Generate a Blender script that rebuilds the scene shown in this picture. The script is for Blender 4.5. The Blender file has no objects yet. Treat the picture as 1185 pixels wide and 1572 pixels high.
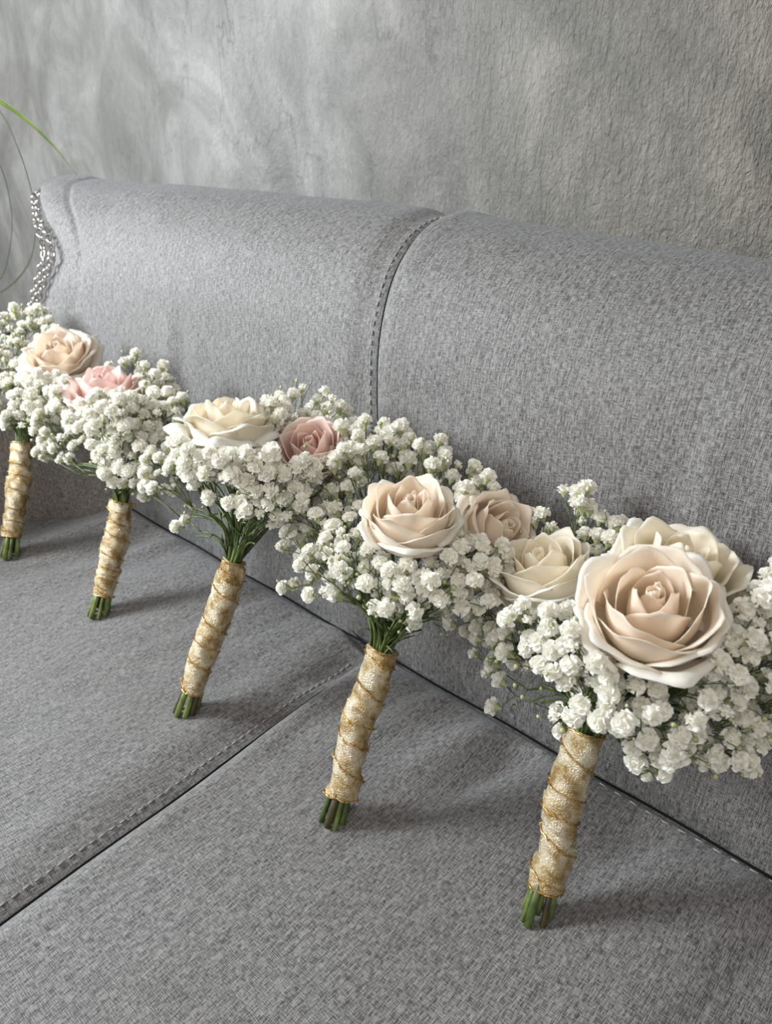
import bpy, math, random
import numpy as np
from mathutils import Vector, Matrix, Quaternion

S = bpy.context.scene
COL = S.collection
rnd = random.Random(7)

# ------------------------------------------------------------------ camera
CAM = np.array([0.0, 0.0, 0.5])
FPX = 1182.0
PITCH = math.radians(28.3); YAW = math.radians(48)
fh = np.array([-math.cos(YAW), math.sin(YAW), 0.0])
RV = np.array([math.sin(YAW), math.cos(YAW), 0.0])
FV = fh*math.cos(PITCH)+np.array([0, 0, -math.sin(PITCH)])
UV_ = fh*math.sin(PITCH)+np.array([0, 0, math.cos(PITCH)])
cam_d = bpy.data.cameras.new('camera')
cam = bpy.data.objects.new('camera', cam_d); COL.objects.link(cam)
cam.matrix_world = Matrix(((RV[0], UV_[0], -FV[0], CAM[0]), (RV[1], UV_[1], -FV[1], CAM[1]), (RV[2], UV_[2], -FV[2], CAM[2]), (0, 0, 0, 1)))
cam_d.sensor_fit = 'VERTICAL'; cam_d.sensor_height = 36; cam_d.lens = FPX/1572*36
cam_d.clip_start = 0.02
cam_d.dof.use_dof = True; cam_d.dof.focus_distance = 0.60; cam_d.dof.aperture_fstop = 11
S.camera = cam
S.cycles.diffuse_bounces = 7
# ------------------------------------------------------------------ world, lights, exposure
w = bpy.data.worlds.new('world'); S.world = w; w.use_nodes = True
w.node_tree.nodes['Background'].inputs[0].default_value = (1.0, 0.97, 0.93, 1)
w.node_tree.nodes['Background'].inputs[1].default_value = 0.48


def area(name, loc, target, size, power, color):
    ld = bpy.data.lights.new(name, 'AREA'); ld.shape = 'RECTANGLE'; ld.size = size[0]; ld.size_y = size[1]
    ld.energy = power; ld.color = color
    o = bpy.data.objects.new(name, ld); COL.objects.link(o); o.location = loc
    o.rotation_euler = (Vector(target)-Vector(loc)).to_track_quat('-Z', 'Y').to_euler()
    return o


area('window_daylight', (-1.62, -0.50, 0.90), (-0.75, 0.4, 0.2), (0.5, 0.7), 53, (0.90, 0.95, 1.0))
area('fill_light', (0.6, -1.3, 2.0), (-0.4, 0.4, 0.0), (1.8, 1.8), 21, (1.0, 0.95, 0.88))  # added warm fill from above front right to brighten the roses, no real source
S.view_settings.view_transform = 'Standard'; S.view_settings.look = 'None'
S.view_settings.gamma = 1; S.view_settings.use_curve_mapping = False
S.view_settings.exposure = 0.0


def aty(px, py, Y):
    d = FV*FPX+RV*(px-592.5)-UV_*(py-786)
    return CAM+d*(Y/d[1])


def atz(px, py, Z):
    d = FV*FPX+RV*(px-592.5)-UV_*(py-786)
    return CAM+d*((Z-CAM[2])/d[2])


# ------------------------------------------------------------------ helpers
def tag(o, label=None, cat=None, group=None, kind=None):
    if label: o['label'] = label
    if cat: o['category'] = cat
    if group: o['group'] = group
    if kind: o['kind'] = kind
    return o


def mesh(name, V, Fc, mats, parent=None, smooth=True, uv=None, midx=None, tint=None):
    me = bpy.data.meshes.new(name)
    me.from_pydata([tuple(map(float, v)) for v in V], [], [tuple(int(i) for i in f) for f in Fc])
    if not isinstance(mats, (list, tuple)): mats = [mats]
    for m in mats: me.materials.append(m)
    if smooth: me.polygons.foreach_set('use_smooth', [True]*len(me.polygons))
    if midx is not None: me.polygons.foreach_set('material_index', [int(i) for i in midx])
    if uv is not None:
        l = me.uv_layers.new(name='UVMap')
        li = np.zeros(len(me.loops), dtype=np.int32); me.loops.foreach_get('vertex_index', li)
        l.data.foreach_set('uv', np.asarray(uv, dtype=np.float32)[li].ravel())
    if tint is not None:
        a = me.attributes.new('tint', 'FLOAT', 'POINT')
        a.data.foreach_set('value', np.asarray(tint, dtype=np.float32))
    me.update()
    o = bpy.data.objects.new(name, me); COL.objects.link(o)
    if parent: o.parent = parent
    return o


def inst(name, me, loc, quat=None, scale=1.0, parent=None):
    o = bpy.data.objects.new(name, me); COL.objects.link(o)
    o.location = loc
    if quat is not None: o.rotation_mode = 'QUATERNION'; o.rotation_quaternion = quat
    o.scale = (scale,)*3 if np.isscalar(scale) else scale
    if parent: o.parent = parent
    return o


def empty(name, loc):
    o = bpy.data.objects.new(name, None); COL.objects.link(o); o.location = loc
    o.empty_display_size = 0.02
    return o


def grid_faces(nu, nv, off=0, wrap=False):
    F = []
    for i in range(nu-(0 if wrap else 1)):
        for j in range(nv-1):
            a = off+i*nv+j; b = off+((i+1) % nu)*nv+j
            F.append((a, b, b+1, a+1))
    return F


def vnoise(x, y, seed=0):
    x = np.asarray(x, float); y = np.asarray(y, float)
    xi = np.floor(x); yi = np.floor(y); fx = x-xi; fy = y-yi
    fx = fx*fx*(3-2*fx); fy = fy*fy*(3-2*fy)
    def h(a, b):
        s = np.sin(a*127.1+b*311.7+seed*74.7)*43758.5453
        return s-np.floor(s)
    return ((h(xi, yi)*(1-fx)+h(xi+1, yi)*fx)*(1-fy)+(h(xi, yi+1)*(1-fx)+h(xi+1, yi+1)*fx)*fy)*2-1


class Tubes:
    def __init__(s): s.V = []; s.F = []; s.M = []
    def tube(s, pts, radii, n=5, mi=0, cap=True):
        pts = [np.array(p, float) for p in pts]
        off = len(s.V); m = len(pts)
        prev = None
        for i, p in enumerate(pts):
            t = pts[min(i+1, m-1)]-pts[max(i-1, 0)]
            t = t/(np.linalg.norm(t)+1e-9)
            if prev is None:
                a = np.array([0, 0, 1.0]) if abs(t[2]) < .9 else np.array([1.0, 0, 0])
            else: a = prev
            b1 = a-t*np.dot(a, t); b1 /= np.linalg.norm(b1)+1e-9; prev = b1
            b2 = np.cross(t, b1)
            r = radii[i] if hasattr(radii, '__len__') else radii
            for k in range(n):
                an = 2*math.pi*k/n
                s.V.append(p+(b1*math.cos(an)+b2*math.sin(an))*r)
        for i in range(m-1):
            for k in range(n):
                a = off+i*n+k; b = off+i*n+(k+1) % n
                s.F.append((a, b, b+n, a+n)); s.M.append(mi)
        if cap:
            s.F.append(tuple(off+(n-1-k) for k in range(n))); s.M.append(mi)
            s.F.append(tuple(off+(m-1)*n+k for k in range(n))); s.M.append(mi)
    def ball(s, c, r, mi=0, nu=6, nv=4, axis=None):
        c = np.array(c, float); off = len(s.V)
        for j in range(nv+1):
            th = math.pi*j/nv
            for k in range(nu):
                ph = 2*math.pi*k/nu
                s.V.append(c+r*np.array([math.sin(th)*math.cos(ph), math.sin(th)*math.sin(ph), math.cos(th)]))
        for j in range(nv):
            for k in range(nu):
                s.F.append((off+j*nu+k, off+(j+1)*nu+k, off+(j+1)*nu+(k+1) % nu, off+j*nu+(k+1) % nu)); s.M.append(mi)
    def build(s, name, mats, parent=None, off=None):
        V = np.array(s.V)
        if off is not None: V = V-np.array(off)
        return mesh(name, V, s.F, mats, parent, midx=s.M)


def bez(p0, p1, p2, n=8):
    return [(1-t)**2*p0+2*t*(1-t)*p1+t*t*p2 for t in np.linspace(0, 1, n)]


def catmull(P, n=8):
    P = [np.array(p, float) for p in P]; P = [2*P[0]-P[1]]+P+[2*P[-1]-P[-2]]; out = []
    for i in range(1, len(P)-2):
        for t in np.linspace(0, 1, n, endpoint=False):
            a, b, c, d = P[i-1:i+3]
            out.append(.5*(2*b+(c-a)*t+(2*a-5*b+4*c-d)*t*t+(3*b-a-3*c+d)*t**3))
    out.append(P[-2]); return out


# ------------------------------------------------------------------ materials
def add_translucent(m, fac, tint=None):
    t = m.node_tree; b = t.nodes['Principled BSDF']; out = [n for n in t.nodes if n.type == 'OUTPUT_MATERIAL'][0]
    tr = t.nodes.new('ShaderNodeBsdfTranslucent'); mx = t.nodes.new('ShaderNodeMixShader'); mx.inputs[0].default_value = fac
    if b.inputs['Base Color'].is_linked: t.links.new(b.inputs['Base Color'].links[0].from_socket, tr.inputs[0])
    t.links.new(b.outputs[0], mx.inputs[1]); t.links.new(tr.outputs[0], mx.inputs[2]); t.links.new(mx.outputs[0], out.inputs[0])
    return m


class NT:
    def __init__(s, name):
        s.m = bpy.data.materials.new(name); s.m.use_nodes = True
        s.t = s.m.node_tree; s.b = s.t.nodes['Principled BSDF']
    def n(s, typ, **kw):
        nd = s.t.nodes.new(typ)
        for k, v in kw.items():
            if isinstance(k, str) and hasattr(nd, k): setattr(nd, k, v)
        return nd
    def l(s, a, b): s.t.links.new(a, b)
    def ramp(s, fac, stops, interp='LINEAR'):
        r = s.n('ShaderNodeValToRGB'); r.color_ramp.interpolation = interp
        e = r.color_ramp.elements
        while len(e) < len(stops): e.new(0.5)
        for el, (p, c) in zip(e, stops):
            el.position = p; el.color = tuple(c)+(1,) if len(c) == 3 else c
        s.l(fac, r.inputs[0]); return r.outputs[0]
    def noise(s, vec, scale, detail=3, rough=.5, dist=0.0):
        nd = s.n('ShaderNodeTexNoise'); s.l(vec, nd.inputs['Vector'])
        nd.inputs['Scale'].default_value = scale; nd.inputs['Detail'].default_value = detail
        nd.inputs['Roughness'].default_value = rough; nd.inputs['Distortion'].default_value = dist
        return nd.outputs['Fac']
    def map(s, vec, scale, rot=(0, 0, 0)):
        nd = s.n('ShaderNodeMapping'); s.l(vec, nd.inputs[0]); nd.inputs['Scale'].default_value = scale
        nd.inputs['Rotation'].default_value = rot
        return nd.outputs[0]
    def math(s, op, a, b=None):
        nd = s.n('ShaderNodeMath'); nd.operation = op
        for i, v in enumerate((a, b)):
            if v is None: continue
            if isinstance(v, (int, float)): nd.inputs[i].default_value = v
            else: s.l(v, nd.inputs[i])
        return nd.outputs[0]
    def mix(s, fac, a, b, mode='MIX'):
        nd = s.n('ShaderNodeMix'); nd.data_type = 'RGBA'; nd.blend_type = mode
        for i, v in zip((0, 6, 7), (fac, a, b)):
            if isinstance(v, (int, float)): nd.inputs[i].default_value = v
            elif isinstance(v, tuple): nd.inputs[i].default_value = v+(1,) if len(v) == 3 else v
            else: s.l(v, nd.inputs[i])
        return nd.outputs[2]
    def bump(s, h, strength, dist, normal=None):
        nd = s.n('ShaderNodeBump'); nd.inputs['Strength'].default_value = strength
        nd.inputs['Distance'].default_value = dist; s.l(h, nd.inputs['Height'])
        if normal is not None: s.l(normal, nd.inputs['Normal'])
        return nd.outputs[0]
    def set(s, **kw):
        for k, v in kw.items():
            i = s.b.inputs[k.replace('_', ' ')]
            if isinstance(v, (int, float)): i.default_value = v
            elif isinstance(v, tuple): i.default_value = v+(1,) if len(v) == 3 and i.type == 'RGBA' else v
            else: s.l(v, i)
        return s.m


def fabric(name, dark, light, rough=.54):
    m = NT(name); uv = m.n('ShaderNodeUVMap').outputs[0]
    a = m.noise(m.map(uv, (1450, 150, 1)), 1, 3, .72)
    b = m.noise(m.map(uv, (165, 1450, 1)), 1, 3, .72)
    c = m.noise(m.map(uv, (560, 28, 1)), 1, 3, .72)
    d = m.noise(m.map(uv, (9, 9, 1)), 1, 3, .5)
    s_ = m.math('ADD', m.math('MULTIPLY', a, .44), m.math('MULTIPLY', b, .40))
    s_ = m.math('ADD', s_, m.math('MULTIPLY', c, .20))
    for dr in ('X', 'Y'):
        wv = m.n('ShaderNodeTexWave'); wv.wave_type = 'BANDS'; wv.bands_direction = dr; m.l(uv, wv.inputs['Vector'])
        wv.inputs['Scale'].default_value = 250; wv.inputs['Distortion'].default_value = 3.5; wv.inputs['Detail'].default_value = 2; wv.inputs['Detail Scale'].default_value = 260
        s_ = m.math('ADD', s_, m.math('MULTIPLY', wv.outputs['Fac'], .035))
    colr = m.ramp(s_, [(0.485, dark), (0.535, tuple(.70*x+.30*y for x, y in zip(dark, light))), (0.575, tuple(.3*x+.7*y for x, y in zip(dark, light))), (0.615, light)])
    colr = m.mix(.22, colr, m.ramp(d, [(.35, (.75, .72, .70)), (.65, (1.1, 1.1, 1.12))]), 'MULTIPLY')
    nrm = m.bump(s_, .9, .0012)
    return m.set(Base_Color=colr, Roughness=rough, Normal=nrm, Sheen_Weight=.22, Sheen_Roughness=.35, Specular_IOR_Level=.75, Sheen_Tint=(.85, .92, 1))


M = {}
M['fabric'] = fabric('grey_woven_fabric', (.020, .019, .018), (.30, .292, .285))
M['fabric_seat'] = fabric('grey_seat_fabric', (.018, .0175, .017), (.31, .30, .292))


def plaster():
    m = NT('plaster'); g = m.n('ShaderNodeNewGeometry').outputs['Position']
    big = m.noise(m.map(g, (2.6, 1, 1.9), (0, .35, 0)), 1.7, 6, .60, 1.9)
    mid = m.noise(m.map(g, (7, 1, 4.5), (0, .6, 0)), 1.8, 7, .65, 1.6)
    fine = m.noise(m.map(g, (150, 1, 62), (0, .55, 0)), 1, 4, .62, .8)
    fine2 = m.noise(m.map(g, (420, 1, 200), (0, -.4, 0)), 1, 3, .6, .4)
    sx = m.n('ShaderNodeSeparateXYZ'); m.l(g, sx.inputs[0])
    # warmer, slightly lighter tone toward the right of the wall
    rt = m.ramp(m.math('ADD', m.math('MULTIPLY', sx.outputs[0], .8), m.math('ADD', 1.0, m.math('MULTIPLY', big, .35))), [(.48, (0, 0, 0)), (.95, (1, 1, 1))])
    base = m.ramp(big, [(.30, (.118, .117, .109)), (.45, (.155, .153, .144)), (.56, (.196, .193, .184)), (.70, (.265, .262, .253))])
    base = m.mix(.55, base, m.ramp(mid, [(.3, (.78, .78, .77)), (.5, (1, 1, 1)), (.75, (1.2, 1.2, 1.2))]), 'MULTIPLY')
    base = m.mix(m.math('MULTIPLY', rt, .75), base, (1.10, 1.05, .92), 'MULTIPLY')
    # grain
    gr = m.math('ADD', m.math('MULTIPLY', fine, .7), m.math('MULTIPLY', fine2, .3))
    base = m.mix(.5, base, m.ramp(gr, [(.3, (.80, .80, .80)), (.7, (1.15, 1.15, 1.15))]), 'MULTIPLY')
    # cracks
    cw = m.n('ShaderNodeTexNoise'); m.l(m.map(g, (2.6, 1, .8)), cw.inputs['Vector']); cw.inputs['Scale'].default_value = 2.1
    cw.inputs['Detail'].default_value = 9; cw.inputs['Roughness'].default_value = .6
    cr = m.math('ABSOLUTE', m.math('SUBTRACT', cw.outputs['Fac'], .50))
    crk = m.ramp(cr, [(0, (.72, .72, .72)), (.0045, (1, 1, 1))])
    base = m.mix(.8, base, crk, 'MULTIPLY')
    h = m.math('ADD', m.math('MULTIPLY', gr, m.math('ADD', .28, m.math('MULTIPLY', rt, 1.1))), m.math('MULTIPLY', mid, .5))
    h = m.math('ADD', h, m.math('MULTIPLY', crk, .15))
    return m.set(Base_Color=base, Roughness=.55, Normal=m.bump(h, .8, .007), Specular_IOR_Level=.4)


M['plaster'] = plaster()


def simple(name, col, rough=.5, metal=0, **kw):
    m = NT(name); return m.set(Base_Color=col, Roughness=rough, Metallic=metal, **kw)


M['floor'] = simple('floor_tone', (.22, .19, .16), .5)
M['base'] = simple('sofa_base', (.05, .045, .042), .6)
M['thread'] = simple('thread', (.36, .35, .34), .7)
M['dark_thread'] = simple('dark_thread', (.010, .010, .010), .95, 0, Specular_IOR_Level=.1)


def plantmat(name, c1, c2, sc=180, rough=.45):
    m = NT(name); g = m.n('ShaderNodeTexCoord').outputs['Object']
    n = m.noise(m.map(g, (1, 1, .25)), sc, 3)
    return m.set(Base_Color=m.ramp(n, [(.35, c1), (.65, c2)]), Roughness=rough, Subsurface_Weight=.1, Subsurface_Radius=(.002, .003, .001))


M['stem'] = plantmat('green_stem', (.030, .055, .012), (.11, .15, .035))
M['stem_dark'] = plantmat('dark_stem', (.018, .032, .009), (.055, .08, .02))
M['stem_brown'] = plantmat('brown_stem', (.035, .028, .012), (.075, .06, .02))
M['cut'] = simple('stem_cut', (.30, .36, .14), .6)
M['bud'] = plantmat('bud', (.26, .30, .12), (.52, .54, .30))
M['blade'] = plantmat('leaf_blade', (.06, .10, .014), (.12, .17, .03), 30, .35)
M['blade_dark'] = plantmat('leaf_blade_dark', (.025, .038, .016), (.045, .06, .028), 30, .4)


def blossom_mat():
    m = NT('gypsophila_white'); at = m.n('ShaderNodeAttribute'); at.attribute_name = 'tint'
    col = m.ramp(at.outputs['Fac'], [(0, (.55, .58, .36)), (.3, (.88, .87, .74)), (.7, (.95, .935, .88))])
    return m.set(Base_Color=col, Roughness=.55, Subsurface_Weight=.25, Subsurface_Radius=(.002, .002, .0018), Subsurface_Scale=1.0)


M['blossom'] = add_translucent(blossom_mat(), .28)


def petal_mat(name, inner, outer, edge):
    m = NT(name); at = m.n('ShaderNodeAttribute'); at.attribute_name = 'tint'
    col = m.ramp(at.outputs['Fac'], [(0, inner), (.5, tuple((a+b)/2 for a, b in zip(inner, outer))), (.85, outer), (1, edge)])
    g = m.n('ShaderNodeTexCoord').outputs['Object']
    n = m.noise(g, 60, 4)
    col = m.mix(.35, col, m.ramp(n, [(.3, (.93, .91, .88)), (.7, (1.03, 1.03, 1.03))]), 'MULTIPLY')
    nb = m.bump(m.noise(g, 140, 3), .12, .002)
    return m.set(Base_Color=col, Roughness=.42, Subsurface_Weight=.30, Subsurface_Radius=(.006, .004, .0025), Normal=nb, Sheen_Weight=.15, Specular_IOR_Level=.4)


M['cream'] = petal_mat('cream_petal', (.97, .87, .75), (.97, .92, .84), (.96, .94, .89))
M['ivory'] = petal_mat('ivory_petal', (.96, .89, .74), (.96, .93, .85), (.97, .96, .92))
M['pink'] = petal_mat('blush_petal', (.95, .77, .73), (.96, .86, .82), (.97, .91, .88))
M['dusty'] = petal_mat('dusty_pink_petal', (.90, .73, .66), (.91, .80, .74), (.92, .83, .79))
M['beige'] = petal_mat('beige_petal', (.94, .85, .74), (.94, .87, .79), (.95, .90, .82))


for k_ in ('cream', 'ivory', 'pink', 'dusty', 'beige'): add_translucent(M[k_], .46)
M['stem_foot'] = plantmat('cut_green_stem', (.07, .10, .02), (.20, .25, .07))


def wrapmat():
    m = NT('champagne_ribbon'); uv = m.n('ShaderNodeUVMap').outputs[0]
    g = m.n('ShaderNodeTexCoord').outputs['Object']
    spark = m.noise(g, 900, 2, .7)
    blot = m.noise(g, 75, 3, .6)
    weave = m.noise(m.map(uv, (500, 1600, 1)), 1, 2)
    col = m.ramp(blot, [(.36, (.36, .23, .08)), (.46, (.56, .44, .25)), (.62, (.80, .72, .56))])
    col = m.mix(.6, col, m.ramp(spark, [(.40, (.62, .56, .46)), (.62, (1.0, 1.0, 1.0)), (.72, (1.35, 1.28, 1.1))]), 'MULTIPLY')
    h = m.math('ADD', m.math('MULTIPLY', weave, .5), spark)
    met = m.ramp(spark, [(.5, (.45, .45, .45)), (.62, (.95, .95, .95))])
    return m.set(Base_Color=col, Roughness=.33, Metallic=met, Normal=m.bump(h, 1.0, .0014))


M['wrap'] = wrapmat()
m_ = NT('gold_thread'); g_ = m_.n('ShaderNodeTexCoord').outputs['Object']
M['gold'] = m_.set(Base_Color=m_.ramp(m_.noise(g_, 500, 2), [(.35, (.33, .16, .03)), (.65, (.85, .58, .22))]), Metallic=.85, Roughness=.3)
M['silver'] = simple('silver', (.55, .54, .52), .22, 1.0)
M['pot'] = simple('pot_glaze', (.55, .53, .50), .4)

# ------------------------------------------------------------------ room
def box(name, a, b, mat, parent=None, **kw):
    x0, y0, z0 = a; x1, y1, z1 = b
    V = [(x0, y0, z0), (x1, y0, z0), (x1, y1, z0), (x0, y1, z0), (x0, y0, z1), (x1, y0, z1), (x1, y1, z1), (x0, y1, z1)]
    F = [(0, 3, 2, 1), (4, 5, 6, 7), (0, 1, 5, 4), (1, 2, 6, 5), (2, 3, 7, 6), (3, 0, 4, 7)]
    return mesh(name, V, F, mat, parent, smooth=False)


FLZ = -0.44
WY = 0.80
nx, nz = 260, 150
X, Z = np.meshgrid(np.linspace(-3.2, 1.8, nx), np.linspace(FLZ, 2.2, nz), indexing='ij')
D = -.022*np.exp(-((X+1.13+.12*(Z-.6))/.13)**2)+.012*np.exp(-((X+.86)/.10)**2)+.006*vnoise(X*3, Z*2, 1)+.004*vnoise(X*7+.5*Z, Z*4, 2)+.0018*vnoise(X*17+Z*4, Z*9, 3)
wV = np.stack([X, WY+D, Z], -1).reshape(-1, 3)
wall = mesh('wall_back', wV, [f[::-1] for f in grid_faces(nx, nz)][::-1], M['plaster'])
tag(wall, 'grey trowelled plaster wall behind the sofa', kind='structure')
fl = box('floor', (-3.2, -2.5, FLZ-.05), (1.8, WY+.02, FLZ), M['floor']); tag(fl, kind='structure')

# ------------------------------------------------------------------ sofa
sofa = empty('sofa', (-.3, .2, FLZ))
tag(sofa, 'grey woven upholstered sofa with rolled backrest carrying the row of bouquets', 'sofa')
SO = np.array([-.3, .2, FLZ])
YC = .463        # crease between seat and backrest


def seam_x(z): return -.435-.125*z


def arm_x(y):    # inner face of the left arm
    return np.interp(y, [-.3, .2, .323, .369, .432, .47, .6], [-1.03, -1.0, -.985, -.967, -.925, -.90, -.88])


def seat_h(x, y):
    d = YC-y
    xs = -.424-.012*(y/.4)
    t = x-xs
    g = -.0085*np.exp(-(np.abs(t)/.007)**1.4)-.003*np.exp(-(t/.03)**2)
    grow = .5+.9*np.clip((y-.1)/.3, 0, 1)
    g = g+.0058*grow*np.exp(-((t-.020)/.012)**2)-.0042*grow*np.exp(-((t+.012)/.013)**2)+.003*np.exp(-((t+.045)/.02)**2)
    # puckers running away from the backrest crease
    xx = x+.25*d
    puck = vnoise(xx*26, d*2.2, 5)*.65+vnoise(xx*55, d*4, 6)*.28
    g = g+.0235*puck*(1-np.exp(-np.maximum(d-.004, 0)/.022))*np.exp(-d/.10)+.0120*vnoise(xx*13, d*3.5, 9)*np.exp(-d/.25)*(1-np.exp(-np.maximum(d-.004, 0)/.035))
    g = g-.006*np.exp(-np.maximum(d, 0)/.004)
    g = g+.0022*vnoise(x*6+3, y*6, 8)*(1-np.exp(-np.maximum(d, 0)/.03))
    # bulge of padding, falling to the front
    g = g-.03*np.clip((-.10-y)/.12, 0, 1)**2
    return g


def seat_panel(x0f, x1f, nu, nv, y0=-.22):
    P = []; UVs = []
    for i in range(nu):
        u = i/(nu-1)
        for j in range(nv):
            y = y0+(YC+.008-y0)*(1-(1-j/(nv-1))**1.15)
            P.append((x0f(y)*(1-u)+x1f(y)*u, y))
    P = np.array(P)
    z = seat_h(P[:, 0], P[:, 1])
    V = np.column_stack([P, z])-SO
    return V, P


sx_ = lambda y: -.424-.012*(y/.4)
V, P = seat_panel(lambda y: arm_x(y)-.01, lambda y: sx_(y), 190, 190)
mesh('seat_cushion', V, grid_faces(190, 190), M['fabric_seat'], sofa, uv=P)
V, P = seat_panel(lambda y: sx_(y), lambda y: 1.1, 400, 190)
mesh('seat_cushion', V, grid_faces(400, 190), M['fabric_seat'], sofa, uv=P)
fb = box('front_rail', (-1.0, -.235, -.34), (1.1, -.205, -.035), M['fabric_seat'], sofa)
fb.location = -Vector(SO)
bb = box('base_frame', (-1.18, -.2, -.34), (1.1, .70, -.06), M['base'], sofa); bb.location = -Vector(SO)
for (lx, ly) in ((-1.1, -.12), (.95, -.12), (-1.1, .62), (.95, .62)):
    lg = Tubes(); lg.tube([(lx, ly, FLZ), (lx, ly, -.33)], [.018, .026], 12); lg.build('leg', M['base'], sofa, SO)

# back profile (y,z)
prof = catmull([(YC+.006, -.02), (.470, .02), (.476, .06), (.484, .12), (.493, .20), (.500, .26), (.511, .315), (.535, .362), (.572, .392), (.615, .404), (.655, .400), (.69, .375), (.706, .33), (.712, .2), (.715, -.3)], 7)
prof = np.array(prof)
seg = np.r_[0, np.cumsum(np.linalg.norm(np.diff(prof, axis=0), axis=1))]
nv = 150
sarr = np.r_[np.linspace(0, .62, nv-14), np.linspace(.64, seg[-1], 14)]
py_ = np.interp(sarr, seg, prof[:, 0]); pz_ = np.interp(sarr, seg, prof[:, 1])
ty = np.gradient(py_, sarr); tz = np.gradient(pz_, sarr); tl = np.hypot(ty, tz)
ny, nz_ = -tz/tl, ty/tl   # outward normal (front: -y ; top: +z)


def yback(z): return float(np.interp(z, prof[:60, 1], prof[:60, 0]))


def back_disp(x, s, xs, xe=None):
    t = np.abs(x-xs)
    g = -.008*np.exp(-(t/.0055)**1.3)-.0065*np.exp(-((x-xs+.013)/.015)**2)+.002*np.exp(-((x-xs-.022)/.014)**2)
    g = g+.006*np.clip((s-.03)/.03, 0, 1)*np.exp(-np.maximum(s-.012, 0)/.06)*vnoise(x*15, s*5, 14)
    g = g+.0045*vnoise(x*4.5, s*6, 12)*np.clip(s*6, 0, 1)*np.clip((.40-s)/.1, .15, 1)+.0013*vnoise(x*13, s*10, 13)
    g = g-.002*np.exp(-np.maximum(s-.02, 0)/.008)
    topw = np.clip((s-.30)/.12, 0, 1)*np.clip((.62-s)/.1, 0, 1)
    g = g+topw*np.interp(x, [-1.3, -1.1, -.75, -.5, -.17, 1.1], [-.008, -.009, -.003, -.001, -.012, -.022])
    # fold mark where the padding was dented
    g = g-.004*np.exp(-((x+.775+.1*(s-.25))/.014)**2-((s-.26)/.045)**2)+.003*np.exp(-((x+.80)/.016)**2-((s-.26)/.05)**2)
    g = g+.003*np.exp(-((x+.155)/.010)**2-((s-.29)/.05)**2)-.002*np.exp(-((x+.175)/.016)**2-((s-.29)/.05)**2)
    if xe is not None:
        e = x-xe
        g = g-.016*np.exp(-np.maximum(e, 0)/.010)-.003*np.clip((s-.29)/.05, .25, 1)*np.exp(-((e-.10)/.008)**2)+.002*np.exp(-((e-.06)/.03)**2)
    return g


SE = np.linspace(0, 1, 60)
XE = np.interp(SE, [0, .12, .23, .27, .31, .345, .38, .42, .46, .6, .9], [-1.27, -1.235, -1.15, -1.118, -1.098, -1.105, -1.14, -1.205, -1.25, -1.27, -1.2])


def back_panel(left, nu):
    V = []; UVs = []
    for i in range(nu):
        u = i/(nu-1)
        for j in range(nv):
            z = pz_[j]; s = sarr[j]; zz = max(z, 0)
            xs = seam_x(zz)
            if left:
                xe = float(np.interp(s, SE, XE))
                k = 1-(1-u)**.8
                x = xe*(1-u**1.0)+xs*u if True else 0
                if u < .1: x = xe+(xs-xe)*.1*(u/.1)**1.6
                g = back_disp(x, s, xs, xe)
            else:
                x = xs*(1-u)+1.1*u
                if u < .06: x = xs+(1.1-xs)*.06*(u/.06)**1.4
                g = back_disp(x, s, xs)
            V.append((x, py_[j]+ny[j]*g, z+nz_[j]*g)); UVs.append((x, s))
    return np.array(V), UVs


V, UVs = back_panel(True, 260)
F = grid_faces(260, nv)
# end cap on the left
n0 = len(V); c0 = V[:nv].mean(axis=0)+np.array([-.0, .0, 0])
V = np.vstack([V, [[-1.14, .60, .25]]]); UVs.append((-1.2, .6))
for j in range(nv-1): F.append((j, j+1, n0))
mesh('back_cushion', V-SO, F, M['fabric'], sofa, uv=UVs)
V, UVs = back_panel(False, 420)
mesh('back_cushion', V-SO, grid_faces(420, nv), M['fabric'], sofa, uv=UVs)

# seam cords and stitches
tb = Tubes()
pts = []
for j in range(0, 134, 2):
    z = pz_[j]; x = seam_x(max(z, 0)); g = back_disp(x, sarr[j], x)+.0012
    pts.append((x, py_[j]+ny[j]*g, z+nz_[j]*g))
tb.tube(pts, .0010, 6); tb.build('back_seam', M['dark_thread'], sofa, SO)
tb = Tubes()
for off in (-.0075,):
    j = 4
    while j < 132:
        q = []
        for jj in (j, j+1):
            z = pz_[jj]; x = seam_x(max(z, 0)); g = float(back_disp(x+off, sarr[jj], x))+.0006
            q.append((x+off, py_[jj]+ny[jj]*g, z+nz_[jj]*g))
        tb.tube(q, .0007, 4); j += 2
tag(tb.build('back_stitching', M['thread'], sofa, SO), kind='stuff')
tb = Tubes(); pts = [(sx_(y), y, float(seat_h(np.array(sx_(y)), np.array(y)))+.0012) for y in np.linspace(-.2, .455, 90)]
tb.tube(pts, .0010, 6); tb.build('seat_seam', M['dark_thread'], sofa, SO)
tb = Tubes(); y = -.18
while y < .44:
    q = [(sx_(yy)-.010, yy, float(seat_h(np.array(sx_(yy)-.010), np.array(yy)))+.0005) for yy in (y, y+.0052)]
    tb.tube(q, .00075, 4); y += .0088
tag(tb.build('seat_stitching', M['thread'], sofa, SO), kind='stuff')
tb = Tubes(); pts = [(x, YC+.0015, -.0035+.0008*math.sin(x*40)) for x in np.linspace(-.9, 1.09, 200)]
tb.tube(pts, .0011, 6); tb.build('crease_piping', M['dark_thread'], sofa, SO)
tb = Tubes(); x = -.2
while x < 1.0:
    q = [(xx, YC-.006, float(seat_h(np.array(xx), np.array(YC-.006)))+.0004) for xx in (x, x+.006)]
    tb.tube(q, .0006, 4); x += .0135
tag(tb.build('crease_stitching', M['thread'], sofa, SO), kind='stuff')

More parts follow.
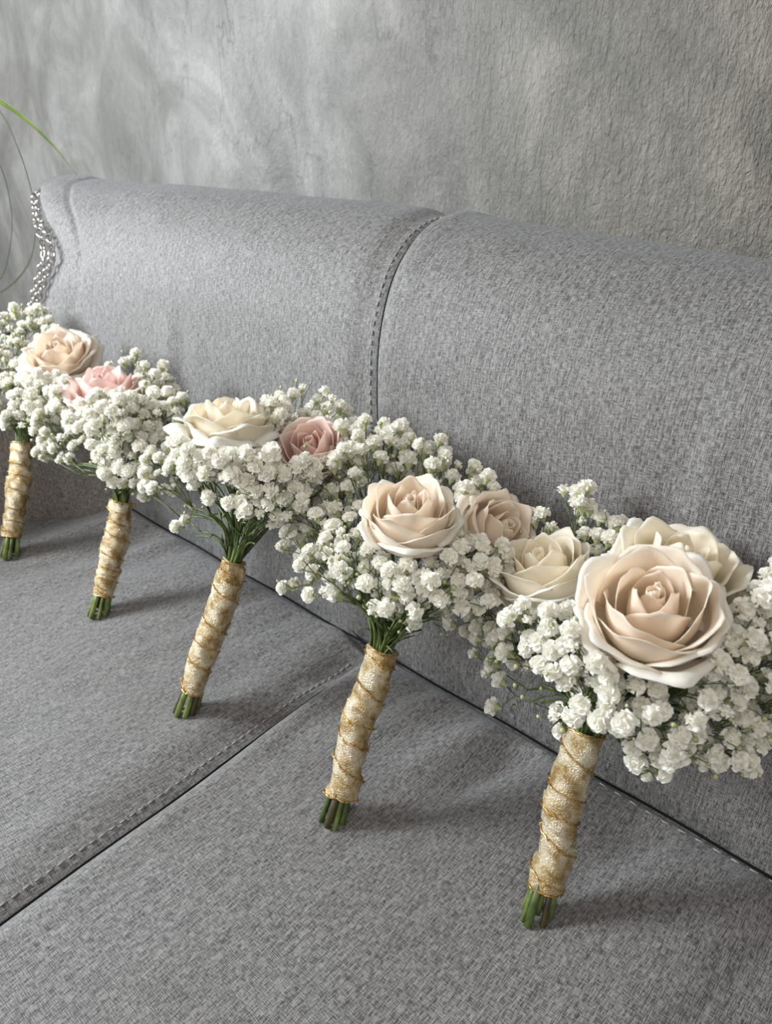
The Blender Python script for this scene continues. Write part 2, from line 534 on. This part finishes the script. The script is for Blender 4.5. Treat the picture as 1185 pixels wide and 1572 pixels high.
# left arm (low, angled towards the back)
na, ma = 70, 40
V = []; UVs = []
for i in range(na):
    y = -.22+(.56+.22)*i/(na-1); xi = float(arm_x(y))
    for j in range(ma):
        s = j/(ma-1)*.56
        if s < .15: x = xi-.10*s; z = -.02+s
        elif s < .15+.0942:
            a = (s-.15)/.06; x = xi-.015-.06*(1-math.cos(a)); z = .13+.06*math.sin(a)
        else: x = xi-.075-(s-.2442); z = .19-.10*(s-.2442)
        bmp = .003*vnoise(y*9, s*9, 21)-.008*math.exp(-abs(y-.452)/.006)*0
        V.append((x+bmp, y, z+bmp*.5)); UVs.append((y, s))
V = np.array(V)
mesh('armrest', V-SO, [f[::-1] for f in grid_faces(na, ma)], fabric('brown_grey_arm_fabric', (.06, .052, .047), (.38, .34, .31)), sofa, uv=UVs)
ao = box('armrest_side', (-1.36, -.22, -.34), (-1.32, .56, .155), M['fabric'], sofa); ao.location = -Vector(SO)
af = box('armrest_front', (-1.36, -.235, -.34), (-1.03, -.215, .15), M['fabric'], sofa); af.location = -Vector(SO)

# ------------------------------------------------------------------ rose petals
def petal_mesh(name, ang, wdt, r, zb, zt, flare, curl, lean, skew, tin, rs, mat, parent, R, nu=19, nv_=14, tipp=.06, ruf=1.0, vee=.3):
    """one petal of a rose in rose space (z along the flower axis), R = rose radius"""
    V = []; T = []
    ph1 = rs.random()*6; ph2 = rs.random()*6; dent = rs.uniform(-.5, .5)
    for i in range(nu):
        u = -1+2*i/(nu-1); au = abs(u)
        vm = 1-vee*au**2.2+tipp*math.exp(-(u/.22)**2)+.012*ruf*math.sin(u*9+ph1)+.008*ruf*math.sin(u*17+ph2)
        for j in range(nv_):
            v = j/(nv_-1)*vm
            w_ = wdt*(.35+.65*math.sin(min(v*1.5, 1)*math.pi/2))
            a = ang+u*w_
            crs = math.exp(-((u-dent)/.16)**2)
            bul = math.sin(min(v/.6, 1)*math.pi/2)**.8
            rr = .10+(r-.10)*bul
            top = max(v-.6, 0)/.4
            rr += -lean*top**1.3+flare*top**1.6
            rr *= 1+skew*u
            rr -= .03*ruf*crs*top
            z = zb+(zt-zb)*(v**.92)
            # rolled-back rim, stronger towards the corners
            c = max(v-.80*vm, 0)/.2
            cc = curl*(.6+.6*au+.25*math.sin(u*4+ph1))
            rr += cc*.55*c**1.2
            z -= cc*.65*c**2.2
            # ruffle
            rr += ruf*(.020*math.sin(u*5+ph2)+.012*math.sin(u*11+ph1))*top
            z += ruf*.02*math.sin(u*5+ph1)*top
            V.append((R*rr*math.cos(a), R*rr*math.sin(a), R*z))
            T.append(min(1, max(0, tin+.12*top+.10*(c)-.10*(1-v))))
    o = mesh(name, V, grid_faces(nu, nv_), mat, parent, tint=T)
    sm = o.modifiers.new('thickness', 'SOLIDIFY'); sm.thickness = .0004; sm.offset = 0
    return o


def make_rose(parent, base, pos, n, R, mat, label, seed, openness=1.0, stem_from=None):
    rs = random.Random(seed)
    q = Vector(n).normalized().to_track_quat('Z', 'Y') @ Quaternion((0, 0, 1), rs.random()*6.28)
    # the rose part itself is its green hip with sepals
    tb = Tubes()
    tb.tube([(0, 0, -.98*R), (0, 0, -.88*R), (0, 0, -.78*R), (0, 0, -.66*R)], [.05*R, .15*R, .20*R, .14*R], 10)
    for k in range(5):
        a = k*2*math.pi/5; c, s_ = math.cos(a), math.sin(a)
        tb.tube([(c*.15*R, s_*.15*R, -.75*R), (c*.45*R, s_*.45*R, -.72*R), (c*.70*R, s_*.70*R, -.55*R)], [.07*R, .06*R, .008*R], 4)
    hip = tb.build('rose', M['stem'], parent)
    hip.location = Vector(pos)-Vector(base); hip.rotation_mode = 'QUATERNION'; hip.rotation_quaternion = q
    tag(hip, label)
    # tight scroll at the heart
    V = []; T = []; n1, n2 = 60, 8
    for i in range(n1):
        t = i/(n1-1); a = t*math.pi*3.2; r0 = .045+.115*t
        for j in range(n2):
            v = j/(n2-1)
            V.append((R*r0*(1.25-.35*v+.1*v*v)*math.cos(a), R*r0*(1.25-.35*v+.1*v*v)*math.sin(a), R*(-.3+(.80+.03*math.sin(a*1.3)-.08*t)*v))); T.append(.0+.25*t+.1*v)
    sc = mesh('petal', V, grid_faces(n1, n2), mat, hip, tint=T)
    sm = sc.modifiers.new('thickness', 'SOLIDIFY'); sm.thickness = .0004; sm.offset = 0
    rings = [  # n, r, width, zt, flare, curl, lean, tint
        (2, .20, 1.75, .50, .00, .02, .08, .05),
        (3, .33, 1.35, .56, .00, .04, .07, .14),
        (3, .48, 1.25, .58, .02, .08, .05, .26),
        (3, .64, 1.18, .56, .06, .13, .02, .44),
        (4, .76, 1.00, .46, .10, .20, .00, .62),
        (4, .84, .98, .28, .15, .28, .00, .80),
        (4, .87, .82, .08, .22, .32, .00, .90),
    ]
    ph = rs.random()*6
    for k, (cnt, r, wd, zt, flr, cu, ln, tn) in enumerate(rings):
        ph += math.pi/cnt+.25
        for i in range(cnt):
            a = ph+i*2*math.pi/cnt+rs.uniform(-.10, .10)
            f = openness
            petal_mesh('petal', a, wd*rs.uniform(.94, 1.08), r*(1+rs.uniform(-.025, .025)), -.80, zt*rs.uniform(.92, 1.06)+rs.uniform(-.02, .02),
                       flr*f*rs.uniform(.8, 1.25), cu*f*rs.uniform(.7, 1.35), ln, .075, tn, rs, mat, hip, R, tipp=.02+.05*rs.random(), ruf=.6+.25*k*f, vee=(.46, .44, .42, .38, .32, .30, .28)[k]+rs.uniform(-.05, .06))
    return hip


# ------------------------------------------------------------------ gypsophila blossoms (shared meshes)
def blossom_mesh(seed, closed=False):
    rs = random.Random(seed); V = []; F = []; T = []; MI = []
    # inner core
    def ball(r, zc, nu, nvv, t, mi, sq=1.0):
        off = len(V)
        for j in range(nvv+1):
            th = math.pi*j/nvv
            for k in range(nu):
                p = 2*math.pi*k/nu
                V.append((r*math.sin(th)*math.cos(p), r*math.sin(th)*math.sin(p), zc+sq*r*math.cos(th))); T.append(t)
        for j in range(nvv):
            for k in range(nu):
                F.append((off+j*nu+k, off+(j+1)*nu+k, off+(j+1)*nu+(k+1) % nu, off+j*nu+(k+1) % nu)); MI.append(mi)
    ball(.62, .0, 8, 5, .45, 0)
    N = 16 if closed else 36
    for i in range(N):
        z = 1-(i+.5)/N*1.45; ph = i*2.39996+rs.uniform(-.3, .3)
        rxy = math.sqrt(max(0, 1-z*z)); d = np.array([rxy*math.cos(ph), rxy*math.sin(ph), z])
        a = np.cross(d, [rs.uniform(-1, 1), rs.uniform(-1, 1), rs.uniform(-1, 1)]); a /= np.linalg.norm(a)
        b = np.cross(d, a)
        L = rs.uniform(.86, 1.10); off = len(V)
        wv = .30 if closed else .36
        rows = ((.45, .10, .3), (.80, wv*.85, .75), (L, wv, 1.0))
        for (rad, wd, tn) in rows:
            for k, u in enumerate((-1, -.33, .33, 1)):
                bend = (.20*u*u+rs.uniform(-.07, .07))*(rad/1.0)
                rr = rad*(1-(.16 if k in (0, 3) else 0))+(.05*rs.uniform(-1, 1) if rad > .7 else 0)
                p = d*rr+a*(u*wd)+b*bend
                V.append(tuple(p)); T.append(tn)
        for r_ in range(2):
            for k in range(3):
                o = off+r_*4+k; F.append((o, o+1, o+5, o+4)); MI.append(0)
    # calyx and pedicel end
    off = len(V)
    for (z, r) in ((-1.35, .05), (-1.0, .22), (-.55, .50)):
        for k in range(6):
            V.append((r*math.cos(k*math.pi/3), r*math.sin(k*math.pi/3), z)); T.append(.2)
    for r_ in range(2):
        for k in range(6):
            F.append((off+r_*6+k, off+r_*6+(k+1) % 6, off+(r_+1)*6+(k+1) % 6, off+(r_+1)*6+k)); MI.append(1)
    o = mesh('blossom', V, F, [M['blossom'], M['bud']], tint=T, midx=MI)
    me = o.data; bpy.data.objects.remove(o); return me


BL = [blossom_mesh(s) for s in (1, 2, 3, 4)]+[blossom_mesh(9, True)]


def frame(axis):
    a = np.array(axis, float); a /= np.linalg.norm(a)
    b = np.cross(a, [0, 0, 1.0]) if abs(a[2]) < .95 else np.cross(a, [1.0, 0, 0])
    b /= np.linalg.norm(b); return a, b, np.cross(a, b)


ALLB = []     # blossom centres of all bouquets, to keep them apart


def bouquet(label, foot_px, bot_px, top_px, lean, roses, sprigs, seed, n_per=15, wrad=.0128, turns=5):
    rs = random.Random(seed); nr = np.random.RandomState(seed)
    ft = atz(*foot_px, .0)
    d = FV*FPX+RV*(top_px[0]-592.5)-UV_*(top_px[1]-786); t = math.tan(math.radians(lean))
    s = (t*CAM[2]+ft[1]-CAM[1])/(d[1]-t*d[2]); top = CAM+d*s
    ax, b1, b2 = frame(top-ft); L = np.linalg.norm(top-ft)
    root = empty('bouquet', ft); tag(root, label, 'bouquet', 'rose and baby\'s breath bouquets leaning on the sofa back')
    # wrap bottom as a fraction of the handle
    fr = bot_px
    wb = ft+ax*(L*fr)
    # ---- handle wrap: spiral overlaps of ribbon
    nu, nv2 = 150, 28; V = []; UVs = []
    pitch = 1.0/turns; p0 = rs.random()
    def wrap_r(tt, an):
        # each turn of ribbon bulges and steps over the last
        sp = ((tt+.035*math.sin(tt*11+seed))/pitch+an/(2*math.pi)*.9+p0)
        fcy = sp-math.floor(sp); idx = math.floor(sp)
        step = .0008*(fcy**.7)-.0004
        lump = .0011*math.sin(idx*2.4+seed)+.0007*math.sin(an*2+idx*1.7)+.0004*math.sin(an*5+tt*40)
        body = wrad*(.86+.10*tt+.10*math.sin(math.pi*min(1, tt*1.02))-.06*math.exp(-((tt-1)/.08)**2))
        return body+step+lump
    off_ax = lambda tt: b1*(.0014*math.sin(tt*7+seed))+b2*(.0012*math.sin(tt*5+seed*2))
    for i in range(nu):
        tt = i/(nu-1); c = wb+(top-wb)*tt+off_ax(tt)
        for k in range(nv2):
            an = 2*math.pi*k/nv2; r = wrap_r(tt, an)
            V.append(c+(b1*math.cos(an)+b2*math.sin(an))*r-ft); UVs.append((an/6.28*.08, tt*.12))
    F = []
    for i in range(nu-1):
        for k in range(nv2):
            F.append((i*nv2+k, i*nv2+(k+1) % nv2, (i+1)*nv2+(k+1) % nv2, (i+1)*nv2+k))
    # inner closing discs a little inside the rims
    for ii, dr in ((0, .003), (nu-1, -.003)):
        o_ = len(V); V.append((wb+(top-wb)*(ii/(nu-1))+ax*dr)-ft); UVs.append((0, 0))
        for k in range(nv2):
            a_, b_ = ii*nv2+k, ii*nv2+(k+1) % nv2
            F.append((a_, b_, o_) if ii else (b_, a_, o_))
    wr = mesh('ribbon_wrap', V, F, M['wrap'], root, uv=UVs); tag(wr, 'champagne ribbon wound round the stems')
    # gold edge thread following each overlap, wiry and uneven
    tb = Tubes()
    pts = []
    N = int(turns*46)
    for i in range(N+1):
        q = i/N; an = -q*turns*2*math.pi/.9*1.0
        # solve spiral: sp integer -> tt = pitch*(k - an/(2pi)*.9 - p0)
        tt = q
        an = ((-((tt+.035*math.sin(tt*11+seed))/pitch)-p0)*2*math.pi/.9)
        if tt < 0.004 or tt > .997: pass
        r = wrap_r(tt, an % (2*math.pi))+.0006+rs.uniform(-.0003, .0006)
        c = wb+(top-wb)*min(1, max(0, tt+rs.uniform(-.004, .004)))+off_ax(tt)
        pts.append(c+(b1*math.cos(an)+b2*math.sin(an))*r-ft)
    tb.tube(pts, .00055, 4)
    pts2 = [p+np.array([rs.uniform(-1, 1), rs.uniform(-1, 1), rs.uniform(-1, 1)])*.0014 for p in pts]
    tb.tube(pts2, .0003, 3)
    for tt in (0.004, .992):
        ring = []
        for k in range(41):
            an = 2*math.pi*k/40; c = wb+(top-wb)*tt+off_ax(tt)+ax*rs.uniform(-.0007, .0007)
            ring.append(c+(b1*math.cos(an)+b2*math.sin(an))*(wrap_r(tt, an % 6.2831)+.0005)-ft)
        tb.tube(ring, .0007, 4)
    g = tb.build('gold_edging', M['gold'], wr); tag(g, 'shiny gold thread edging')
    # ---- cut stems below the wrap, splayed a little, resting on the seat
    ns = 9
    for i in range(ns):
        a = 2*math.pi*i/(ns-1)+rs.uniform(-.2, .2); rr = (wrad*.46 if i < ns-1 else 0)
        dirr = b1*math.cos(a)+b2*math.sin(a)
        p1 = wb+dirr*rr+ax*.012
        p0_ = wb+dirr*(rr*1.55+.0008)-ax*(L*fr+.006)
        # trim to the seat
        z0 = float(seat_h(np.array(p0_[0]), np.array(p0_[1])))+.0004
        k = (p1[2]-z0)/(p1[2]-p0_[2]); p0_ = p1+(p0_-p1)*(k-rs.uniform(0, .05))
        r0 = rs.uniform(.0017, .0026) if i % 3 else .0029
        tb = Tubes(); mid = (p0_+p1)/2+dirr*.0005
        tb.tube([p0_-ft, mid-ft, p1-ft], [r0, r0*.95, r0], 8)
        mt = [M['stem_foot'], M['stem_foot'], M['stem'], M['stem_brown'], M['stem_foot']][(i+seed) % 5]
        tb.M[-2] = 1
        tb.build('stem', [mt, M['cut']], root)
    # ---- roses with their stems
    RP = []
    for (px, py, Y, R, n, mat, rl, sd, op, cov) in roses:
        pos = aty(px, py, Y); RP.append((pos, R, Vector(n).normalized(), cov))
        h = make_rose(root, ft, pos, n, R, M[mat], rl, sd, op)
        nn = np.array(Vector(n).normalized())
        e = pos-nn*(R*.96); a = rs.random()*6.28
        st = top-ax*.008+(b1*math.cos(a)+b2*math.sin(a))*.004
        tb = Tubes(); tb.tube([p-ft for p in bez(st, (e-nn*.02+top+ax*.03)/2, e, 10)], .0027, 7)
        tb.build('rose_stem', M['stem_dark'], root)
    # ---- sprigs of gypsophila
    for si, sp in enumerate(sprigs):
        px, py, Y = sp[:3]; rad = sp[3] if len(sp) > 3 else .028; cnt = int(1.12*(sp[4] if len(sp) > 4 else n_per))
        cen = aty(px, py, Y); cen = np.array(cen)
        outd = cen-top; outd /= np.linalg.norm(outd)
        node = top+(cen-top)*.55+np.array([rs.uniform(-1, 1), rs.uniform(-1, 1), rs.uniform(-1, 1)])*.006
        a = rs.random()*6.28; so = (b1*math.cos(a)+b2*math.sin(a))*wrad*.62*math.sqrt(rs.random())
        lat = outd-ax*np.dot(outd, ax)
        so = so*.5+lat*wrad*.55
        st = top-ax*.006+so
        tb = Tubes()
        ctrl = top+ax*(.5*np.linalg.norm(node-top))+so*1.5
        tb.tube([p-ft for p in bez(st, ctrl, node, 9)], [.0013]*5+[.0010]*4, 5)
        # companion stem beside it
        st2 = st+b1*rs.uniform(-.003, .003)+b2*rs.uniform(-.003, .003); nd2 = node+np.array([rs.uniform(-1, 1) for _ in range(3)])*.009
        tb.tube([p-ft for p in bez(st2, ctrl+b2*rs.uniform(-.006, .006), nd2, 8)], .0009, 4)
        # narrow leaves low on the stem
        for _ in range(2):
            b_ = bez(st, ctrl, node, 9)[rs.randint(2, 6)]; dd = np.array([rs.uniform(-1, 1), rs.uniform(-1, 1), rs.uniform(.2, 1)]); dd /= np.linalg.norm(dd)
            tb.tube([b_-ft, b_+dd*.009-ft, b_+dd*.018-ft+np.array([0, 0, -.002])], [.0006, .0011, .0002], 4)
        pts = []
        tries = 0
        while len(pts) < cnt and tries < cnt*30:
            tries += 1
            v = nr.normal(size=3); v /= np.linalg.norm(v); v *= rad*nr.uniform(.25, 1)**.6
            p = cen+v
            if p[2] < .035: continue
            yb = yback(min(p[2], .33))-.0085
            if p[1] > yb: continue
            bad = False
            for (rp, R, n, cov) in RP:
                dv = p-rp; h_ = float(np.dot(dv, n)); perp = math.sqrt(max(0, dv@dv-h_*h_))
                if perp < R*(1.06 if h_ > -.25*R else .80) and h_ > -1.0*R: bad = True; break
                # keep the face of the rose free of flowers
                tc = CAM-rp; tc = tc/np.linalg.norm(tc); hc = dv@tc
                pc = math.sqrt(max(0, dv@dv-hc*hc))
                if hc > 0 and pc < R*.95 and dv@UV_ > cov*R: bad = True; break
            if bad: continue
            if any(abs(p[0]-o[0]) < .0092 and np.linalg.norm(p-o) < .0092 for o in ALLB): continue
            pts.append(p); ALLB.append(p)
        if not pts:
            tb.build('gypsophila_sprig', M['stem'], root); continue
        # branch: group points round sub-nodes
        ngr = max(1, len(pts)//4); cents = [pts[i*len(pts)//ngr] for i in range(ngr)]
        groups = [[] for _ in cents]
        for p in pts: groups[min(range(ngr), key=lambda k: np.linalg.norm(p-cents[k]))].append(p)
        bl = []
        for gpts in groups:
            if not gpts: continue
            gc = np.mean(gpts, axis=0); sub = node+(gc-node)*.62
            tb.tube([p-ft for p in bez(node, node+(gc-node)*.35+outd*.008, sub, 5)], [.0008, .0007, .0007, .0006, .0006], 4)
            for p in gpts:
                dv = p-sub; dl = np.linalg.norm(dv)+1e-6; dn = dv/dl
                dn = dn+outd*.5+np.array([0, 0, .25])+nr.normal(size=3)*.25; dn /= np.linalg.norm(dn)
                r = rs.uniform(.0061, .0079); k = rs.randrange(4)
                if rs.random() < .14: r = rs.uniform(.0042, .0052); k = 4
                tb.tube([q_-ft for q_ in bez(sub, sub+dv*.4+outd*.002, p-dn*r*1.1, 4)], .00042, 3, cap=False)
                bl.append((p, dn, r, k))
        spg = tb.build('gypsophila_sprig', M['stem'], root)
        for (p, dn, r, k) in bl:
            q = Vector(dn).to_track_quat('Z', 'Y') @ Quaternion((0, 0, 1), rs.random()*6.28)
            inst('blossom', BL[k], Vector(p-ft), q, (r, r, r*rs.uniform(.78, .95)), spg)
        # tiny unopened buds on hair-thin stalks
        tb = Tubes()
        for _ in range(int(len(pts)*.5)+2):
            v = nr.normal(size=3); v /= np.linalg.norm(v)
            p = cen+v*rad*nr.uniform(.6, 1.15)
            if p[1] > yback(min(p[2], .33))-.004 or p[2] < .03: continue
            if any(((p-rp)@(p-rp)) < (R*1.0)**2 or ((p-rp)@FV < 0 and np.linalg.norm((p-rp)-FV*((p-rp)@FV)) < R*1.05 and (p-rp)@UV_ > (cov-.2)*R and rs.random() < .92) for (rp, R, n, cov) in RP): continue
            src = min(pts, key=lambda o: np.linalg.norm(o-p)); src = src+(node-src)*.35
            tb.tube([src-ft, (src+p)/2+outd*.002-ft, p-ft], .00036, 3, 0, cap=False)
            tb.ball(p-ft, rs.uniform(.0011, .0021), 1, 6, 4)
        if tb.V: tag(tb.build('buds', [M['stem'], M['bud']], spg), kind='stuff')
    return root


C_UP = (-.05, .1, 1)
bouquet('nearest bouquet at the right, large open cream rose in front of a smaller cream one',
        (820, 1412), .17, (898, 1120), 28,
        [(1000, 937, .385, .043, (.10, -.34, .94), 'cream', 'large open cream rose', 19, .62, -1.0),
         (832, 878, .420, .037, (-.25, -.10, .95), 'ivory', 'smaller ivory cream rose on the left', 12, .6, -.30),
         (1040, 880, .445, .044, (.15, .05, 1), 'ivory', 'pale rose behind the large one', 13, 1.0, -1.2)],
        [(722, 925, .43), (765, 965, .415), (775, 900, .44, .025, 10), (835, 940, .385), (805, 1005, .40), (865, 990, .37), (905, 1060, .365), (960, 1075, .36),
         (1010, 1110, .37), (1065, 1065, .385), (1105, 1115, .41), (1120, 1005, .405), (1165, 950, .43), (1155, 1055, .42), (880, 800, .465), (935, 825, .465, .02, 8),
         (825, 820, .47, .022, 9), (1150, 905, .45, .025, 12), (1190, 1100, .43), (1215, 1000, .44), (910, 985, .36, .02, 8), (780, 1062, .41, .018, 3), (850, 1100, .38, .012, 3),
         (1010, 1165, .38, .016, 6), (1155, 1160, .42, .018, 4), (1075, 1150, .395, .018, 6), (750, 1010, .42, .015, 4)], 101, 14)
bouquet('second bouquet from the right, full cream rose with a beige rose tucked behind',
        (510, 1262), .16, (585, 995), 28,
        [(628, 792, .372, .0355, (.14, -.10, 1), 'cream', 'full cream rose', 21, .6, -.95),
         (764, 815, .442, .033, (.65, .0, .65), 'beige', 'beige rose tucked behind on the right', 22, .9, -.2)],
        [(470, 775, .385), (520, 725, .405), (468, 835, .37), (530, 800, .37), (545, 850, .35), (500, 880, .35), (590, 890, .345), (650, 900, .355), (700, 870, .38),
         (600, 690, .445), (655, 715, .45), (705, 745, .455, .022, 8), (605, 668, .46, .018, 8), (725, 840, .40), (685, 950, .38, .012, 2), (455, 885, .375, .018, 6), (545, 690, .43, .022, 9),
         (735, 765, .45, .02, 8), (738, 812, .41, .018, 8), (775, 862, .415, .018, 7), (560, 690, .42), (620, 930, .355, .018, 6), (720, 900, .38, .02, 6), (440, 800, .385, .018, 5)], 102, 15)
bouquet('middle bouquet, ivory rose seen side-on with a dusty pink rose on its right',
        (285, 1095), .15, (360, 860), 28,
        [(350, 652, .362, .037, (-.08, .12, 1), 'ivory', 'wide ivory rose seen from the side', 31, 1.2, -.75),
         (478, 690, .400, .031, (.22, -.42, .88), 'dusty', 'dusty pink rose', 32, .7, -.35)],
        [(222, 680, .37), (262, 640, .40), (250, 725, .35), (300, 705, .335), (350, 728, .33), (400, 740, .34), (440, 722, .355), (425, 655, .41), (458, 635, .44), (525, 665, .455, .02, 8),
         (430, 765, .345, .02, 8), (215, 740, .355, .018, 8), (290, 788, .345, .018, 3), (375, 695, .335), (405, 660, .39), (510, 735, .41, .02, 8), (245, 605, .44), (395, 780, .335, .02, 6), (320, 690, .33), (500, 640, .45)], 103, 16)
bouquet('fourth bouquet from the right, blush pink rose sunk in white blossom',
        (152, 943), .17, (190, 770), 28,
        [(163, 602, .385, .040, (.02, .0, 1), 'pink', 'blush pink rose', 41, .8, -.02)],
        [(82, 620, .375), (78, 655, .36), (120, 650, .35), (150, 680, .345), (195, 665, .35), (170, 715, .335, .024, 10), (215, 620, .39), (232, 592, .43), (195, 565, .455, .022, 9),
         (245, 645, .385), (125, 612, .365), (215, 695, .355), (100, 695, .355, .015, 5), (160, 632, .34, .022, 12), (185, 640, .34, .02, 9), (135, 640, .345, .02, 9), (70, 690, .36, .014, 4), (85, 590, .41), (200, 640, .36)], 104, 14, turns=6)
bouquet('leftmost bouquet cut off by the picture edge, large beige rose on top',
        (15, 855), .17, (35, 680), 28,
        [(92, 548, .415, .042, (.22, -.25, .95), 'beige', 'large beige rose', 51, 1.1, -.65),
         (-30, 545, .39, .036, (-.1, -.1, 1), 'ivory', 'cream rose at the picture edge', 52, .8, -.3)],
        [(35, 500, .44), (20, 545, .40), (32, 585, .375), (10, 615, .355), (60, 600, .37), (45, 625, .355), (75, 520, .45, .02, 8), (105, 610, .385), (-30, 590, .37), (-45, 625, .36), (-10, 495, .44), (5, 570, .38),
         (-70, 560, .38), (70, 570, .38, .02, 8), (20, 640, .35, .015, 6), (60, 490, .455, .02, 8), (-40, 500, .44)], 105, 14, turns=6)

# ------------------------------------------------------------------ chain over the sofa end
ch = empty('chain', aty(55, 300, .56)); c0 = np.array(ch.location)
tag(ch, 'silver metal link chain hanging double down the left end of the sofa back', 'chain')
n1, n2 = 20, 6; V = []
for i in range(n1):
    a = 2*math.pi*i/n1; cx, cy = .0056*math.cos(a), .0038*math.sin(a)
    t = np.array([-.0056*math.sin(a), .0038*math.cos(a), 0]); t /= np.linalg.norm(t); nn = np.array([t[1], -t[0], 0])
    for k in range(n2):
        b = 2*math.pi*k/n2; V.append(np.array([cx, cy, 0])+nn*.00125*math.cos(b)+np.array([0, 0, .00125*math.sin(b)]))
F = [(i*n2+k, ((i+1) % n1)*n2+k, ((i+1) % n1)*n2+(k+1) % n2, i*n2+(k+1) % n2) for i in range(n1) for k in range(n2)]
lo = mesh('link', V, F, M['silver']); LM = lo.data; bpy.data.objects.remove(lo)
for path in ([(63, 292), (52, 302), (53, 322), (56, 345), (62, 362), (67, 388), (65, 402), (61, 420), (53, 448), (47, 475), (44, 510)],
             [(63, 292), (58, 312), (60, 335), (70, 355), (78, 375), (80, 393), (75, 408), (69, 425), (61, 448), (53, 475), (50, 510)]):
    P = catmull([aty(x, y, float(np.interp(y, [292, 320, 345, 390, 470, 510], [.585, .548, .520, .497, .487, .482]))) for x, y in path], 30)
    acc = 0; last = P[0]; k = 0; prevp = P[0]
    for p in P[1:]:
        acc += np.linalg.norm(p-last)
        if acc > .0112:
            dv = Vector(p-prevp).normalized(); q = dv.to_track_quat('X', 'Z') @ Quaternion((1, 0, 0), (k % 2)*math.pi/2+.5)
            inst('link', LM, Vector((p+prevp)/2-c0), q, 1.18, ch); prevp = p; acc = 0; k += 1
        last = p

# ------------------------------------------------------------------ grass-leaved plant beyond the sofa end
PX, PYY = -1.95, .42
pl = empty('potted_plant', (PX, PYY, FLZ)); o0 = np.array([PX, PYY, FLZ])
tag(pl, 'arching grass-leaved green plant reaching in from the left edge', 'plant')
tb = Tubes(); tb.tube([(0, 0, 0), (0, 0, .02), (0, 0, .30), (0, 0, .52), (0, 0, .55)], [.10, .11, .13, .15, .155], 32); tb.build('pot', M['pot'], pl)


def blade(pts, wd, mat):
    P = catmull(pts, 8); V = []; n = len(P)
    for i, p in enumerate(P):
        t = i/(n-1); w_ = wd*min(1, .25+3*t)*(1-t**5)+.0003
        tg = P[min(i+1, n-1)]-P[max(i-1, 0)]; tg /= np.linalg.norm(tg)
        side = np.cross(tg, [.3, .9, .1]); side /= np.linalg.norm(side); nn = np.cross(tg, side)
        for u, h in ((-1, 0), (-.5, -.25), (0, -.4), (.5, -.25), (1, 0)):
            V.append(p+side*u*w_+nn*h*w_*.6-o0)
    o = mesh('leaf', V, grid_faces(n, 5), mat, pl)
    s_ = o.modifiers.new('thickness', 'SOLIDIFY'); s_.thickness = .0006


pot_top = np.array([PX, PYY, FLZ+.54])
blade([pot_top, aty(-420, 230, .50), aty(-250, 95, .55), aty(-110, 100, .60), aty(-10, 150, .62), aty(42, 186, .64), aty(84, 226, .65), aty(118, 270, .655)], .0054, M['blade'])
blade([pot_top, aty(-330, 220, .47), aty(-190, 100, .50), aty(-60, 110, .54), aty(0, 172, .56), aty(26, 225, .565), aty(43, 275, .57), aty(54, 330, .57), aty(50, 385, .56), aty(32, 422, .55), aty(0, 449, .54), aty(-40, 462, .52)], .0019, M['blade_dark'])
blade([pot_top, aty(-300, 300, .45), aty(-140, 190, .50), aty(-40, 205, .54), aty(0, 255, .56), aty(15, 310, .57), aty(18, 350, .57), aty(12, 395, .56), aty(0, 428, .55), aty(-30, 450, .53)], .0014, M['blade_dark'])
rs = random.Random(3)
for k in range(9):
    a = math.pi*.55+k*.33; r = rs.uniform(.25, .42); h = rs.uniform(.3, .5)
    dx, dy = math.cos(a)*r, math.sin(a)*r*.5
    blade([pot_top, pot_top+np.array([dx*.25, dy*.25, h*.7]), pot_top+np.array([dx*.6, dy*.6, h]), pot_top+np.array([dx, dy, h*.7])], .004, M['blade'])
